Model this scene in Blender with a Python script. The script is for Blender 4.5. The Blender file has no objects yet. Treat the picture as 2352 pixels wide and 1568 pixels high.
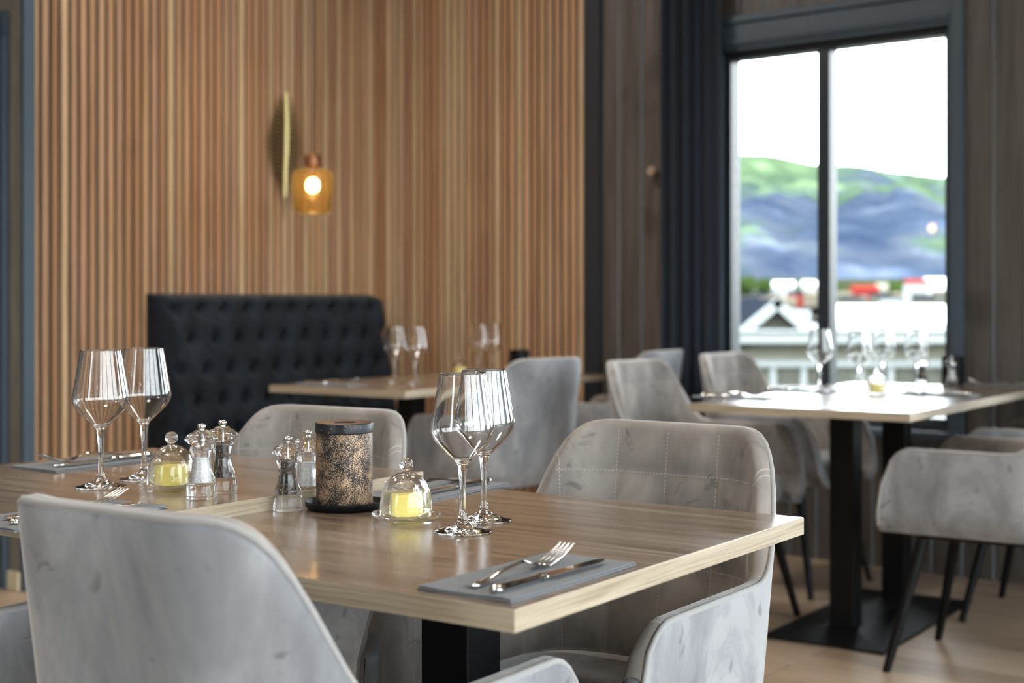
import bpy, math, random
from mathutils import Vector, Matrix, noise
random.seed(7)
sc = bpy.context.scene
C = sc.collection
PI = math.pi

# ------------------------------------------------------------------ camera
F, HOR, CX, CAMZ = 3250.0, 690.0, 1176.0, 1.07
cam = bpy.data.cameras.new('camera'); camo = bpy.data.objects.new('camera', cam); C.objects.link(camo)
camo.location = (0, 0, CAMZ); camo.rotation_euler = (PI/2, 0, 0)
cam.sensor_width = 36; cam.lens = F/2352*36
cam.shift_y = -(784-HOR)/2352
cam.clip_start = .05; cam.clip_end = 8000
cam.dof.use_dof = True; cam.dof.focus_distance = 2.05; cam.dof.aperture_fstop = 3.9
sc.camera = camo
# ------------------------------------------------------------------ light
w = bpy.data.worlds.new('sky'); sc.world = w; w.use_nodes = True
bg = w.node_tree.nodes['Background']; bg.inputs[0].default_value = (.90, .96, 1.0, 1); bg.inputs[1].default_value = 13.0
sc.view_settings.view_transform = 'Standard'; sc.view_settings.look = 'None'
sc.view_settings.exposure = 0.0; sc.view_settings.gamma = 1; sc.view_settings.use_curve_mapping = False
sc.cycles.max_bounces = 14; sc.cycles.transmission_bounces = 14; sc.cycles.glossy_bounces = 6
sc.cycles.diffuse_bounces = 5; sc.cycles.transparent_max_bounces = 16
sc.cycles.sample_clamp_indirect = 40
sc.cycles.use_denoising = True

YR = math.radians(-38.57)          # room axes
YT = math.radians(-34.5)          # table axes
cr, sr = math.cos(YR), math.sin(YR)
def R2(x, y, ang=YR):              # room/table frame -> world
    return (x*math.cos(ang)-y*math.sin(ang), x*math.sin(ang)+y*math.cos(ang))
def P(px, py, z):                  # point of the place at height z seen at that pixel
    d = (CAMZ-z)*F/(py-HOR); return ((px-CX)/F*d, d)
def portal(x, y, z, sx, sy, face):
    l = bpy.data.lights.new('window_portal', 'AREA'); l.shape = 'RECTANGLE'; l.size = sx; l.size_y = sy
    l.cycles.is_portal = True
    o = bpy.data.objects.new('window_portal', l); C.objects.link(o)
    X, Y = R2(x, y); o.location = (X, Y, z)
    o.rotation_euler = (PI/2, 0, YR+face)      # -Z of the light points into the room
for x0, x1 in ((-3.10, -2.12), (-1.5, -.1), (.6, 2.2)):
    portal((x0+x1)/2, 5.50, 1.35, x1-x0, 1.55, 0.0)
for y0, y1 in ((-3.4, -1.5), (-1.3, .6), (.8, 2.7), (2.9, 4.8)):
    portal(2.97, (y0+y1)/2, 1.675, y1-y0, 3.05, -PI/2)
for x0, x1 in ((-1.9, -1.1),):
    portal((x0+x1)/2, -4.12, 1.675, x1-x0, 3.05, PI)
def fill_light(x, y, power, size=.5, col=(1, .96, .90)):  # soft unseen disk at ceiling height, added to brighten the interior
    l = bpy.data.lights.new('fill_light', 'AREA'); l.shape = 'DISK'; l.size = size; l.energy = power; l.color = col
    o = bpy.data.objects.new('fill_light', l); C.objects.link(o)
    X, Y = R2(x, y); o.location = (X, Y, 3.36)
for x, y, p in ((-3.6, 1.2, 22), (-3.9, 3.6, 34), (-1.6, .3, 10), (-1.8, 3.4, 8), (-3.4, -2.2, 22)):
    fill_light(x, y, p)
# small warm recessed spots
for x, y in ((-4.3, 4.3), (-2.9, 4.3), (-1.2, 2.0), (-2.4, 1.9), (-3.4, 2.6), (-.3, .8), (-1.4, -1.1), (.8, -.6)):
    l = bpy.data.lights.new('spot', 'SPOT'); l.energy = 40; l.color = (1, .82, .6); l.spot_size = 1.5; l.spot_blend = .8; l.shadow_soft_size = .03
    o = bpy.data.objects.new('spot_light', l); C.objects.link(o); X, Y = R2(x, y); o.location = (X, Y, 3.33)

# ------------------------------------------------------------------ materials
def newmat(name):
    m = bpy.data.materials.new(name); m.use_nodes = True
    return m, m.node_tree, m.node_tree.nodes['Principled BSDF']
def N(nt, t, **kw):
    n = nt.nodes.new(t)
    for k, v in kw.items():
        if k in n.inputs.keys(): n.inputs[k].default_value = v
        else: setattr(n, k, v)
    return n
def lk(nt, a, b): nt.links.new(a, b)
def rgb(h):
    h = h.lstrip('#'); v = [int(h[i:i+2], 16)/255 for i in (0, 2, 4)]
    return tuple(((c/12.92) if c <= .04045 else ((c+.055)/1.055)**2.4) for c in v)+(1,)
def plain(name, col, rough=.5, metal=0, **kw):
    m, nt, b = newmat(name)
    b.inputs['Base Color'].default_value = col if len(col) == 4 else (*col, 1)
    b.inputs['Roughness'].default_value = rough; b.inputs['Metallic'].default_value = metal
    for k, v in kw.items(): b.inputs[k.replace('_', ' ')].default_value = v
    return m
def ramp(nt, fac, stops):
    r = nt.nodes.new('ShaderNodeValToRGB'); lk(nt, fac, r.inputs[0])
    while len(r.color_ramp.elements) < len(stops): r.color_ramp.elements.new(.5)
    for e, (p, c) in zip(r.color_ramp.elements, stops): e.position = p; e.color = c
    return r.outputs[0]
def noisen(nt, scale, mapscale=None, detail=4, rough=.55, dist=0, coord='Object', rot=None):
    tc = nt.nodes.new('ShaderNodeTexCoord'); out = tc.outputs[coord]
    mp = nt.nodes.new('ShaderNodeMapping'); lk(nt, out, mp.inputs[0])
    if mapscale: mp.inputs['Scale'].default_value = mapscale
    if rot: mp.inputs['Rotation'].default_value = rot
    n = N(nt, 'ShaderNodeTexNoise', Scale=scale, Detail=detail, Roughness=rough, Distortion=dist); lk(nt, mp.outputs[0], n.inputs['Vector'])
    return n.outputs[0]
def bumpn(nt, b, h, strength=.2, dist=.01, nrm='Normal'):
    bp = N(nt, 'ShaderNodeBump', Strength=strength, Distance=dist); lk(nt, h, bp.inputs['Height']); lk(nt, bp.outputs[0], b.inputs[nrm]); return bp

def velvet(name, dark, light, quilt=False, patch=True, sheen=.45):
    m, nt, b = newmat(name)
    n1 = noisen(nt, 6.5, (1, 1, .6), 5, .6, .35)
    col = ramp(nt, n1, [(.33, dark), (.47, tuple((a+c)/2 for a, c in zip(dark, light))), (.56, light)])
    n2 = noisen(nt, 13, None, 3, .5, 1.5)
    mx = N(nt, 'ShaderNodeMix', data_type='RGBA', blend_type='MULTIPLY'); mx.inputs[0].default_value = 1
    lk(nt, col, mx.inputs[6]); sp = ramp(nt, n2, [(.30, (.66, .66, .67, 1)), (.37, (1, 1, 1, 1))]); lk(nt, sp, mx.inputs[7])
    out = mx.outputs[2]
    if quilt:
        uv = nt.nodes.new('ShaderNodeUVMap'); sx = nt.nodes.new('ShaderNodeSeparateXYZ'); lk(nt, uv.outputs[0], sx.inputs[0])
        def mth(op, a, bb=None, c=None):
            q = nt.nodes.new('ShaderNodeMath'); q.operation = op
            for i, v in enumerate((a, bb, c)):
                if v is None: continue
                if isinstance(v, (int, float)): q.inputs[i].default_value = v
                else: lk(nt, v, q.inputs[i])
            return q.outputs[0]
        def seam(a, per, along):   # dashed stitch line
            t = mth('ABSOLUTE', mth('SUBTRACT', mth('FRACT', mth('ADD', mth('DIVIDE', a, per), .5)), .5))
            ln = mth('LESS_THAN', t, .0008/per)
            ds = mth('LESS_THAN', mth('FRACT', mth('DIVIDE', along, .0065)), .62)
            return mth('MULTIPLY', ln, ds)
        s = mth('MAXIMUM', seam(sx.outputs[0], .094, sx.outputs[1]), seam(mth('ADD', sx.outputs[1], -.03), .15, sx.outputs[0]))
        m2 = N(nt, 'ShaderNodeMix', data_type='RGBA'); lk(nt, s, m2.inputs[0]); lk(nt, out, m2.inputs[6]); m2.inputs[7].default_value = rgb('#b0aaa4')
        out = m2.outputs[2]
    lk(nt, out, b.inputs['Base Color'])
    b.inputs['Roughness'].default_value = .85; b.inputs['Sheen Weight'].default_value = sheen; b.inputs['Sheen Roughness'].default_value = .35
    b.inputs['Specular IOR Level'].default_value = .2
    bumpn(nt, b, noisen(nt, 9, None, 4, .5, .8), .25, .006)
    return m
M = {}
M['velvet'] = velvet('grey_velvet', rgb('#797a7f'), rgb('#a1a2a5'))
M['lining'] = velvet('grey_velvet_quilted', rgb('#7a7572'), rgb('#9f9994'), quilt=True)
M['piping'] = plain('grey_piping', rgb('#9c9b9a'), .8, Sheen_Weight=.4)
M['sofa'] = velvet('black_velvet', rgb('#171b21'), rgb('#20262e'), sheen=.12)
M['black'] = plain('black_powder_coat', rgb('#08090b'), .5, Specular_IOR_Level=.22)
bumpn(M['black'].node_tree, M['black'].node_tree.nodes['Principled BSDF'], noisen(M['black'].node_tree, 900, None, 2), .15, .0005)
M['felt_black'] = plain('black_backing', rgb('#1a1512'), .95)

def wood(name, c0, c1, c2, scale=1.0, rough=.32, axis=0, bump=.05, coat=0.0, dark=.72):
    m, nt, b = newmat(name)
    ms = [26*scale]*3; ms[axis] = 1.3*scale
    n1 = noisen(nt, 1.6, tuple(ms), 7, .62, .35)
    col = ramp(nt, n1, [(.28, c0), (.47, c1), (.66, c2)])
    ms2 = [160*scale]*3; ms2[axis] = 3*scale
    n2 = noisen(nt, 2.2, tuple(ms2), 5, .6)
    mx = N(nt, 'ShaderNodeMix', data_type='RGBA', blend_type='MULTIPLY'); mx.inputs[0].default_value = 1
    lk(nt, col, mx.inputs[6]); lk(nt, ramp(nt, n2, [(.36, (dark, dark*.96, dark*.92, 1)), (.52, (1, 1, 1, 1))]), mx.inputs[7])
    lk(nt, mx.outputs[2], b.inputs['Base Color'])
    b.inputs['Roughness'].default_value = rough
    b.inputs['Coat Weight'].default_value = coat; b.inputs['Coat Roughness'].default_value = .2
    bumpn(nt, b, n2, bump, .0015)
    return m
M['top'] = wood('oak_laminate_top', rgb('#5d4d40'), rgb('#7e6d5d'), rgb('#968676'), scale=.8, rough=.25, coat=.45, dark=.5)
M['edge'] = wood('oak_laminate_edge', rgb('#9a8b76'), rgb('#b0a28c'), rgb('#c2b6a2'), rough=.42)
M['edge_side'] = wood('oak_laminate_edge_side', rgb('#9a8b76'), rgb('#b0a28c'), rgb('#c2b6a2'), rough=.42, axis=1)

# slats: one tone per slat, kept as a face colour attribute
m, nt, b = newmat('oak_slats')
at = nt.nodes.new('ShaderNodeAttribute'); at.attribute_name = 'tone'
n1 = noisen(nt, 1.0, (40, 40, 1.6), 6, .6, .3)
mx = N(nt, 'ShaderNodeMix', data_type='RGBA', blend_type='MULTIPLY'); mx.inputs[0].default_value = 1
lk(nt, at.outputs['Color'], mx.inputs[6]); lk(nt, ramp(nt, n1, [(.3, (.72, .66, .6, 1)), (.55, (1, 1, 1, 1))]), mx.inputs[7])
lk(nt, mx.outputs[2], b.inputs['Base Color']); b.inputs['Roughness'].default_value = .5
M['slat'] = m
# dark stained boards
m, nt, b = newmat('dark_stained_boards')
n1 = noisen(nt, 1.2, (22, 22, 1.2), 6, .6, .5)
col = ramp(nt, n1, [(.3, rgb('#3b3733')), (.5, rgb('#504a45')), (.7, rgb('#605a55'))])
n2 = noisen(nt, 4.2, (1, 1, .7), 2, .5)
mx = N(nt, 'ShaderNodeMix', data_type='RGBA', blend_type='MULTIPLY'); mx.inputs[0].default_value = 1
lk(nt, col, mx.inputs[6]); lk(nt, ramp(nt, n2, [(.24, (.55, .53, .52, 1)), (.36, (1, 1, 1, 1))]), mx.inputs[7])
lk(nt, mx.outputs[2], b.inputs['Base Color']); b.inputs['Roughness'].default_value = .5
bumpn(nt, b, n1, .1, .002)
M['boards'] = m
M['greyboards'] = wood('grey_boards', rgb('#6c665e'), rgb('#7d766d'), rgb('#8a837a'), axis=2, rough=.6)
M['slate'] = plain('slate_blue_paint', rgb('#414e5a'), .42)
M['slate_dark'] = plain('dark_slate_paint', rgb('#22272d'), .5)
M['sash'] = plain('window_frame_paint', rgb('#2a3036'), .35)
M['plaster'] = plain('white_ceiling', rgb('#d9d6d0'), .9)
M['paleboard'] = plain('pale_wood_skirting', rgb('#d6c9ae'), .6)
m, nt, b = newmat('oak_plank_floor')
tc = nt.nodes.new('ShaderNodeTexCoord'); mp = nt.nodes.new('ShaderNodeMapping'); lk(nt, tc.outputs['Object'], mp.inputs[0])
br = N(nt, 'ShaderNodeTexBrick', Scale=1.0); lk(nt, mp.outputs[0], br.inputs['Vector'])
br.inputs['Brick Width'].default_value = 1.3; br.inputs['Row Height'].default_value = .15; br.inputs['Mortar Size'].default_value = .0015
br.inputs['Color1'].default_value = rgb('#b8a48e'); br.inputs['Color2'].default_value = rgb('#9d8a76'); br.inputs['Mortar'].default_value = rgb('#4c3f34')
n1 = noisen(nt, 1.5, (2, 30, 10), 6, .6, .4)
mx = N(nt, 'ShaderNodeMix', data_type='RGBA', blend_type='MULTIPLY'); mx.inputs[0].default_value = 1
lk(nt, br.outputs[0], mx.inputs[6]); lk(nt, ramp(nt, n1, [(.3, (.7, .66, .62, 1)), (.6, (1.05, 1.03, 1, 1))]), mx.inputs[7])
lk(nt, mx.outputs[2], b.inputs['Base Color']); b.inputs['Roughness'].default_value = .38
M['floor'] = m
def curtain_mat():
    m, nt, b = newmat('navy_curtain'); b.inputs['Base Color'].default_value = rgb('#121d2b'); b.inputs['Roughness'].default_value = .9
    b.inputs['Sheen Weight'].default_value = .15
    return m
M['curtain'] = curtain_mat()
def glassm(name, col=(1, 1, 1, 1), rough=0, ior=1.47, clear=0.0):
    m = bpy.data.materials.new(name); m.use_nodes = True; nt = m.node_tree
    for n in list(nt.nodes): nt.nodes.remove(n)
    o = nt.nodes.new('ShaderNodeOutputMaterial'); g = N(nt, 'ShaderNodeBsdfGlass', Roughness=rough, IOR=ior); g.inputs['Color'].default_value = col
    t = nt.nodes.new('ShaderNodeBsdfTransparent'); mx = nt.nodes.new('ShaderNodeMixShader'); mx.inputs[0].default_value = clear
    lk(nt, g.outputs[0], mx.inputs[1]); lk(nt, t.outputs[0], mx.inputs[2]); lk(nt, mx.outputs[0], o.inputs[0]); return m
M['glass'] = glassm('clear_glass', ior=1.53)
M['domeglass'] = glassm('dome_glass', ior=1.5, clear=.3)
M['plateglass'] = glassm('pressed_glass', clear=.5)
M['acrylic'] = glassm('clear_acrylic', ior=1.45, clear=.3)
def thin(name, col, refl=.08, tint=(1, 1, 1, 1)):
    m = bpy.data.materials.new(name); m.use_nodes = True; nt = m.node_tree
    for n in list(nt.nodes): nt.nodes.remove(n)
    o = nt.nodes.new('ShaderNodeOutputMaterial'); t = nt.nodes.new('ShaderNodeBsdfTransparent'); t.inputs[0].default_value = col
    g = N(nt, 'ShaderNodeBsdfGlossy', Roughness=.01); fr = N(nt, 'ShaderNodeFresnel', IOR=1.45)
    mx = nt.nodes.new('ShaderNodeMixShader'); lk(nt, fr.outputs[0], mx.inputs[0]); lk(nt, t.outputs[0], mx.inputs[1]); lk(nt, g.outputs[0], mx.inputs[2])
    lk(nt, mx.outputs[0], o.inputs[0]); return m
M['pane'] = thin('window_pane', (.97, .98, .98, 1))
def amber():
    m = thin('amber_glass', (.93, .72, .38, 1)); nt = m.node_tree
    mx = [n for n in nt.nodes if n.type == 'MIX_SHADER'][0]; fr = [n for n in nt.nodes if n.type == 'FRESNEL'][0]; fr.inputs[0].default_value = 1.38
    tl = nt.nodes.new('ShaderNodeBsdfTranslucent'); tl.inputs[0].default_value = (.9, .62, .25, 1)
    m2 = nt.nodes.new('ShaderNodeMixShader'); m2.inputs[0].default_value = .07; out = [n for n in nt.nodes if n.type == 'OUTPUT_MATERIAL'][0]
    lk(nt, mx.outputs[0], m2.inputs[1]); lk(nt, tl.outputs[0], m2.inputs[2]); lk(nt, m2.outputs[0], out.inputs[0]); return m
M['amber'] = amber()
M['steel'] = plain('polished_steel', (.80, .79, .77), .10, 1)
M['steel_soft'] = plain('brushed_steel', (.62, .60, .57), .25, 1)
M['brass'] = plain('antique_brass', rgb('#786b49'), .45, .6)
M['brass_light'] = plain('pale_brass', rgb('#e3d49a'), .3, .6)
M['copper'] = plain('copper_cap', rgb('#9a6a48'), .35, .8)
def napkin_mat():
    m, nt, b = newmat('grey_felt_napkin'); n = noisen(nt, 500, None, 3)
    lk(nt, ramp(nt, n, [(.3, rgb('#63676b')), (.7, rgb('#80848a'))]), b.inputs['Base Color']); b.inputs['Roughness'].default_value = .95
    bumpn(nt, b, n, .4, .001); return m
M['napkin'] = napkin_mat()
m, nt, b = newmat('butter'); b.inputs['Base Color'].default_value = rgb('#fdea80'); b.inputs['Roughness'].default_value = .45
b.inputs['Subsurface Weight'].default_value = .2; b.inputs['Subsurface Radius'].default_value = (.01, .008, .003); b.inputs['Subsurface Scale'].default_value = .5
M['butter'] = m
# mottled copper and black lantern
m, nt, b = newmat('mottled_copper')
n1 = noisen(nt, 720, None, 4, .6, .6); n3 = noisen(nt, 40, None, 3, .6)
ad = N(nt, 'ShaderNodeMath', operation='ADD'); lk(nt, n1, ad.inputs[0]); q = N(nt, 'ShaderNodeMath', operation='MULTIPLY'); q.inputs[1].default_value = .5; lk(nt, n3, q.inputs[0]); lk(nt, q.outputs[0], ad.inputs[1])
col = ramp(nt, ad.outputs[0], [(.70, rgb('#23262b')), (.745, rgb('#3c3732')), (.77, rgb('#957a62')), (.86, rgb('#c2a688'))])
lk(nt, col, b.inputs['Base Color']); b.inputs['Roughness'].default_value = .42; b.inputs['Metallic'].default_value = .45
bumpn(nt, b, ad.outputs[0], .3, .0006)
M['mottle'] = m
m, nt, b = newmat('worn_black_lid'); n1 = noisen(nt, 240, None, 4, .6)
lk(nt, ramp(nt, n1, [(.60, rgb('#2a2e33')), (.68, rgb('#8d7252'))]), b.inputs['Base Color']); b.inputs['Roughness'].default_value = .38; b.inputs['Metallic'].default_value = .4
M['lid'] = m
M['rusttop'] = plain('rusty_top', rgb('#5e3f26'), .4, .5)
M['darkhole'] = plain('dark_brown_inside', rgb('#2a1714'), .6)
def speck(name, a, c, s):
    m, nt, b = newmat(name); v = N(nt, 'ShaderNodeTexVoronoi', Scale=s); tc = nt.nodes.new('ShaderNodeTexCoord'); lk(nt, tc.outputs['Object'], v.inputs['Vector'])
    lk(nt, ramp(nt, v.outputs['Distance'], [(.15, a), (.6, c)]), b.inputs['Base Color']); b.inputs['Roughness'].default_value = .8
    bumpn(nt, b, v.outputs['Distance'], .8, .002); return m
M['pepper'] = speck('peppercorns', rgb('#6a5645'), rgb('#1b1511'), 330)
M['salt'] = speck('coarse_salt', rgb('#ffffff'), rgb('#e2e4e6'), 420)
M['ceramic'] = plain('white_plastic', rgb('#eeeeee'), .4)
m, nt, b = newmat('warm_bulb'); b.inputs['Emission Color'].default_value = (1, .72, .36, 1); b.inputs['Emission Strength'].default_value = 38; M['bulb'] = m

# ------------------------------------------------------------------ mesh helper
class MB:
    def __init__(s): s.v = []; s.f = []; s.m = []; s.uv = None
    def add(s, vs, fs, mi=0):
        o = len(s.v); s.v += [tuple(v) for v in vs]; s.f += [tuple(i+o for i in f) for f in fs]; s.m += [mi]*len(fs); return o
    def box(s, x0, x1, y0, y1, z0, z1, mi=0, mt=None):
        vs = [Vector((x, y, z)) for z in (z0, z1) for y in (y0, y1) for x in (x0, x1)]
        if mt: vs = [mt @ v for v in vs]
        s.add(vs, [(0, 2, 3, 1), (4, 5, 7, 6), (0, 1, 5, 4), (2, 6, 7, 3), (0, 4, 6, 2), (1, 3, 7, 5)], mi); return s
    def lathe(s, prof, seg=48, cx=0, cy=0, mi=0, closed=False):
        vs = []; n = len(prof)
        for k in range(seg):
            a = 2*PI*k/seg
            for r, z in prof: vs.append((cx+r*math.cos(a), cy+r*math.sin(a), z))
        fs = []
        for k in range(seg):
            k2 = (k+1) % seg
            for i in range(n-1 if not closed else n):
                j = (i+1) % n
                if prof[i][0] < 1e-6 and prof[j][0] < 1e-6: continue
                fs.append((k*n+i, k2*n+i, k2*n+j, k*n+j))
        s.add(vs, fs, mi); return s
    def tube(s, pts, r, seg=10, cap=True, mi=0):
        pts = [Vector(p) for p in pts]; n = len(pts); rs = r if isinstance(r, (list, tuple)) else [r]*n
        up = Vector((0, 0, 1)); vs = []
        t0 = (pts[1]-pts[0]).normalized()
        a = t0.cross(up) if abs(t0.dot(up)) < .95 else t0.cross(Vector((1, 0, 0)))
        a.normalize()
        for i, p in enumerate(pts):
            t = (pts[min(i+1, n-1)]-pts[max(i-1, 0)]).normalized()
            a = (a-t*a.dot(t)).normalized(); b2 = t.cross(a)
            for k in range(seg):
                th = 2*PI*k/seg; vs.append(p+(a*math.cos(th)+b2*math.sin(th))*rs[i])
        fs = [(i*seg+k, i*seg+(k+1) % seg, (i+1)*seg+(k+1) % seg, (i+1)*seg+k) for i in range(n-1) for k in range(seg)]
        if cap: fs += [tuple(range(seg))[::-1], tuple((n-1)*seg+k for k in range(seg))]
        s.add(vs, fs, mi); return s
    def grid(s, fn, nu, nv, mi=0, flip=False):
        vs = [fn(i/nu, j/nv) for i in range(nu+1) for j in range(nv+1)]
        fs = []
        for i in range(nu):
            for j in range(nv):
                q = (i*(nv+1)+j, (i+1)*(nv+1)+j, (i+1)*(nv+1)+j+1, i*(nv+1)+j+1)
                fs.append(q[::-1] if flip else q)
        s.add(vs, fs, mi); return s
    def sphere(s, c, r, seg=20, rings=12, sc3=(1, 1, 1), mi=0):
        prof = [(r*math.sin(PI*i/rings), -r*math.cos(PI*i/rings)) for i in range(rings+1)]
        m2 = MB().lathe(prof, seg); s.add([(c[0]+v[0]*sc3[0], c[1]+v[1]*sc3[1], c[2]+v[2]*sc3[2]) for v in m2.v], m2.f, mi); return s
    def build(s, name, mats, parent=None, smooth=True, bevel=0, weld=True, autos=None):
        me = bpy.data.meshes.new(name); me.from_pydata(s.v, [], s.f)
        mats = mats if isinstance(mats, (list, tuple)) else [mats]
        for mm in mats: me.materials.append(mm)
        me.polygons.foreach_set('material_index', s.m)
        import bmesh
        bm = bmesh.new(); bm.from_mesh(me)
        if weld: bmesh.ops.remove_doubles(bm, verts=bm.verts, dist=1e-6)
        bmesh.ops.dissolve_degenerate(bm, edges=bm.edges, dist=1e-7)
        bmesh.ops.recalc_face_normals(bm, faces=bm.faces)
        bm.to_mesh(me); bm.free()
        me.polygons.foreach_set('use_smooth', [smooth]*len(me.polygons))
        if smooth and autos is not False:
            me.set_sharp_from_angle(angle=math.radians(autos or 40))
        o = bpy.data.objects.new(name, me); C.objects.link(o)
        if parent: o.parent = parent
        if bevel:
            bv = o.modifiers.new('bevel', 'BEVEL'); bv.width = bevel; bv.segments = 2; bv.limit_method = 'ANGLE'
        return o
def tag(o, label=None, cat=None, group=None, kind=None):
    if label: o['label'] = label
    if cat: o['category'] = cat
    if group: o['group'] = group
    if kind: o['kind'] = kind
    return o
def empty(name, loc=(0, 0, 0), rz=0):
    o = bpy.data.objects.new(name, None); C.objects.link(o); o.location = loc; o.rotation_euler = (0, 0, rz); o.empty_display_size = .05
    return o
def kids(o): return [c for c in C.objects if c.parent == o]
def dup(o, parent=None):
    c = o.copy(); C.objects.link(c); c.parent = parent
    for ch in kids(o): dup(ch, c)
    return c
def place(o, x, y, z, rz): o.location = (x, y, z); o.rotation_euler = (0, 0, rz); return o
_used = set()
def inst(proto, x, y, z, rz, label, cat, group=None):
    o = proto if proto.name not in _used else dup(proto)
    _used.add(proto.name)
    place(o, x, y, z, rz)
    for k in ('label', 'category', 'group'):
        if k in o.keys(): del o[k]
    return tag(o, label, cat, group)
def struct(o): o['kind'] = 'structure'; return o
def interp(pts, x):
    if x <= pts[0][0]: return pts[0][1]
    for (a, fa), (b_, fb) in zip(pts, pts[1:]):
        if x <= b_:
            t = (x-a)/(b_-a); t = t*t*(3-2*t)*.5+t*.5; return fa+(fb-fa)*t
    return pts[-1][1]

# ------------------------------------------------------------------ room shell (room frame: x' = right along window wall, y' = towards it)
WB = 5.37; WA = -5.176; STUB = 2.945
def rbuild(mb, name, mats, **kw):
    o = mb.build(name, mats, **kw); o.rotation_euler = (0, 0, YR); return o
o = rbuild(MB().box(-7.5, 3.05, -4.2, 5.6, -.1, 0), 'floor', M['floor'], smooth=False); struct(o)
o = rbuild(MB().box(-7.5, 3.05, -4.2, 5.6, 3.4, 3.5), 'ceiling', M['plaster'], smooth=False); struct(o)

def wall_open(x0, x1, ya, yb, z0, z1, holes, swap=False):
    """wall with rectangular holes (u0,u1,z0,z1)"""
    mb = MB()
    def bx(u0, u1, za, zb):
        if u1-u0 < 1e-4 or zb-za < 1e-4: return
        if swap: mb.box(ya, yb, u0, u1, za, zb)
        else: mb.box(u0, u1, ya, yb, za, zb)
    u = x0
    for (a, b_, za, zb) in holes:
        bx(u, a, z0, z1); bx(a, b_, z0, za); bx(a, b_, zb, z1); u = b_
    bx(u, x1, z0, z1)
    return mb
SILL, HEAD = .59, 2.105
wins = [(-3.14, -2.092, SILL-.03, HEAD+.055), (-1.5, -.1, SILL, HEAD), (.6, 2.2, SILL, HEAD)]
mb = wall_open(-7.5, 3.05, WB+.012, WB+.2, 0, 3.4, wins)
o = rbuild(mb, 'wall_window_side', M['slate_dark'], smooth=False); struct(o)
# boards over it (vertical tongue-and-groove), only real boards, clipped round window 1
bw = .1235
mb = MB(); x = -3.96
def board(mb, x0, x1, z0, z1, y):
    g = .006
    mb.add([(x0+g, y-.012, z0), (x1-g, y-.012, z0), (x1-g, y-.012, z1), (x0+g, y-.012, z1),
            (x0, y-.002, z0), (x1, y-.002, z0), (x1, y-.002, z1), (x0, y-.002, z1)],
           [(0, 1, 2, 3), (4, 0, 3, 7), (1, 5, 6, 2)]); mb.m[-2:] = [1, 1]
x = -3.655-2*bw
while x < 2.85:
    x1 = x+bw
    hole = None
    for (a, b_, za, zb) in wins:
        if x1 > a-.001 and x < b_+.001: hole = (a, b_, za, zb)
    if hole:
        a, b_, za, zb = hole
        if x < a-.004: board(mb, x, min(x1, a), 0, 3.4, WB+.012)
        if x1 > b_+.004: board(mb, max(x, b_), x1, 0, 3.4, WB+.012)
        xa, xb = max(x, a), min(x1, b_)
        if xb-xa > .004:
            board(mb, xa, xb, 0, za, WB+.012); board(mb, xa, xb, zb, 3.4, WB+.012)
    else: board(mb, x, x1, 0, 3.4, WB+.012)
    x = x1
o = rbuild(mb, 'wall_boards', [M['boards'], plain('board_groove_glint', rgb('#7f868b'), .35)], smooth=False); struct(o); o.name = 'wall_far'  # pale groove colour paints in the window light reflected along the joints

# slat walls
def slat_mesh(name, n, pitch, width, depth, fn):
    """fn(u, d, z): u along wall, d out of wall"""
    mb = MB(); tones = []
    base = [rgb('#bf9c76'), rgb('#b48f6b'), rgb('#c8a986'), rgb('#b28767'), rgb('#bc9472'), rgb('#ab825f'), rgb('#ccae89'), rgb('#b69274')]
    for i in range(n):
        u0 = i*pitch+(pitch-width)/2; u1 = u0+width; e = .0025
        prof = [(u0, 0), (u0, depth-e), (u0+e, depth), (u1-e, depth), (u1, depth-e), (u1, 0)]
        vs = [fn(u, d, z) for z in (0.0, 3.4) for u, d in prof]
        fs = [(k, k+1, k+7, k+6) for k in range(5)]
        mb.add(vs, fs, 0)
        c = random.choice(base); k = random.uniform(.86, 1.08); tones += [tuple(x_*k for x_ in c[:3])+(1,)]*5
    vs = [fn(0, .0, 0), fn(n*pitch, .0, 0), fn(n*pitch, .0, 3.4), fn(0, .0, 3.4)]
    mb.add(vs, [(0, 1, 2, 3)], 1); tones.append((0, 0, 0, 1))
    me = bpy.data.meshes.new(name); me.from_pydata(mb.v, [], mb.f); me.materials.append(M['slat']); me.materials.append(M['felt_black'])
    me.polygons.foreach_set('material_index', mb.m)
    ca = me.color_attributes.new('tone', 'FLOAT_COLOR', 'CORNER')
    li = 0
    for p, t in zip(me.polygons, tones):
        for _ in p.loop_indices: ca.data[li].color = t; li += 1
    o = bpy.data.objects.new(name, me); C.objects.link(o); o.rotation_euler = (0, 0, YR); struct(o); return o
pitch = .0458
slat_mesh('wall_slats', 53, pitch, .0295, .013, lambda u, d, z: (WA+d, WB-u, z)).name = 'wall_left'
slat_mesh('wall_slats', 29, pitch, .0295, .013, lambda u, d, z: (WA+.013+u, WB-.006-d, z)).name = 'wall_corner'
o = rbuild(MB().box(-7.5, WA-.001, STUB+.05, 5.6, 0, 3.4), 'wall_left_core', M['felt_black'], smooth=False); struct(o)
xe = WA+.013+29*pitch
o = rbuild(MB().box(xe+.001, xe+.088, WB-.03, WB+.012, 0, 3.4), 'trim_1', M['slate_dark'], smooth=False, bevel=.003); struct(o)
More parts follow.
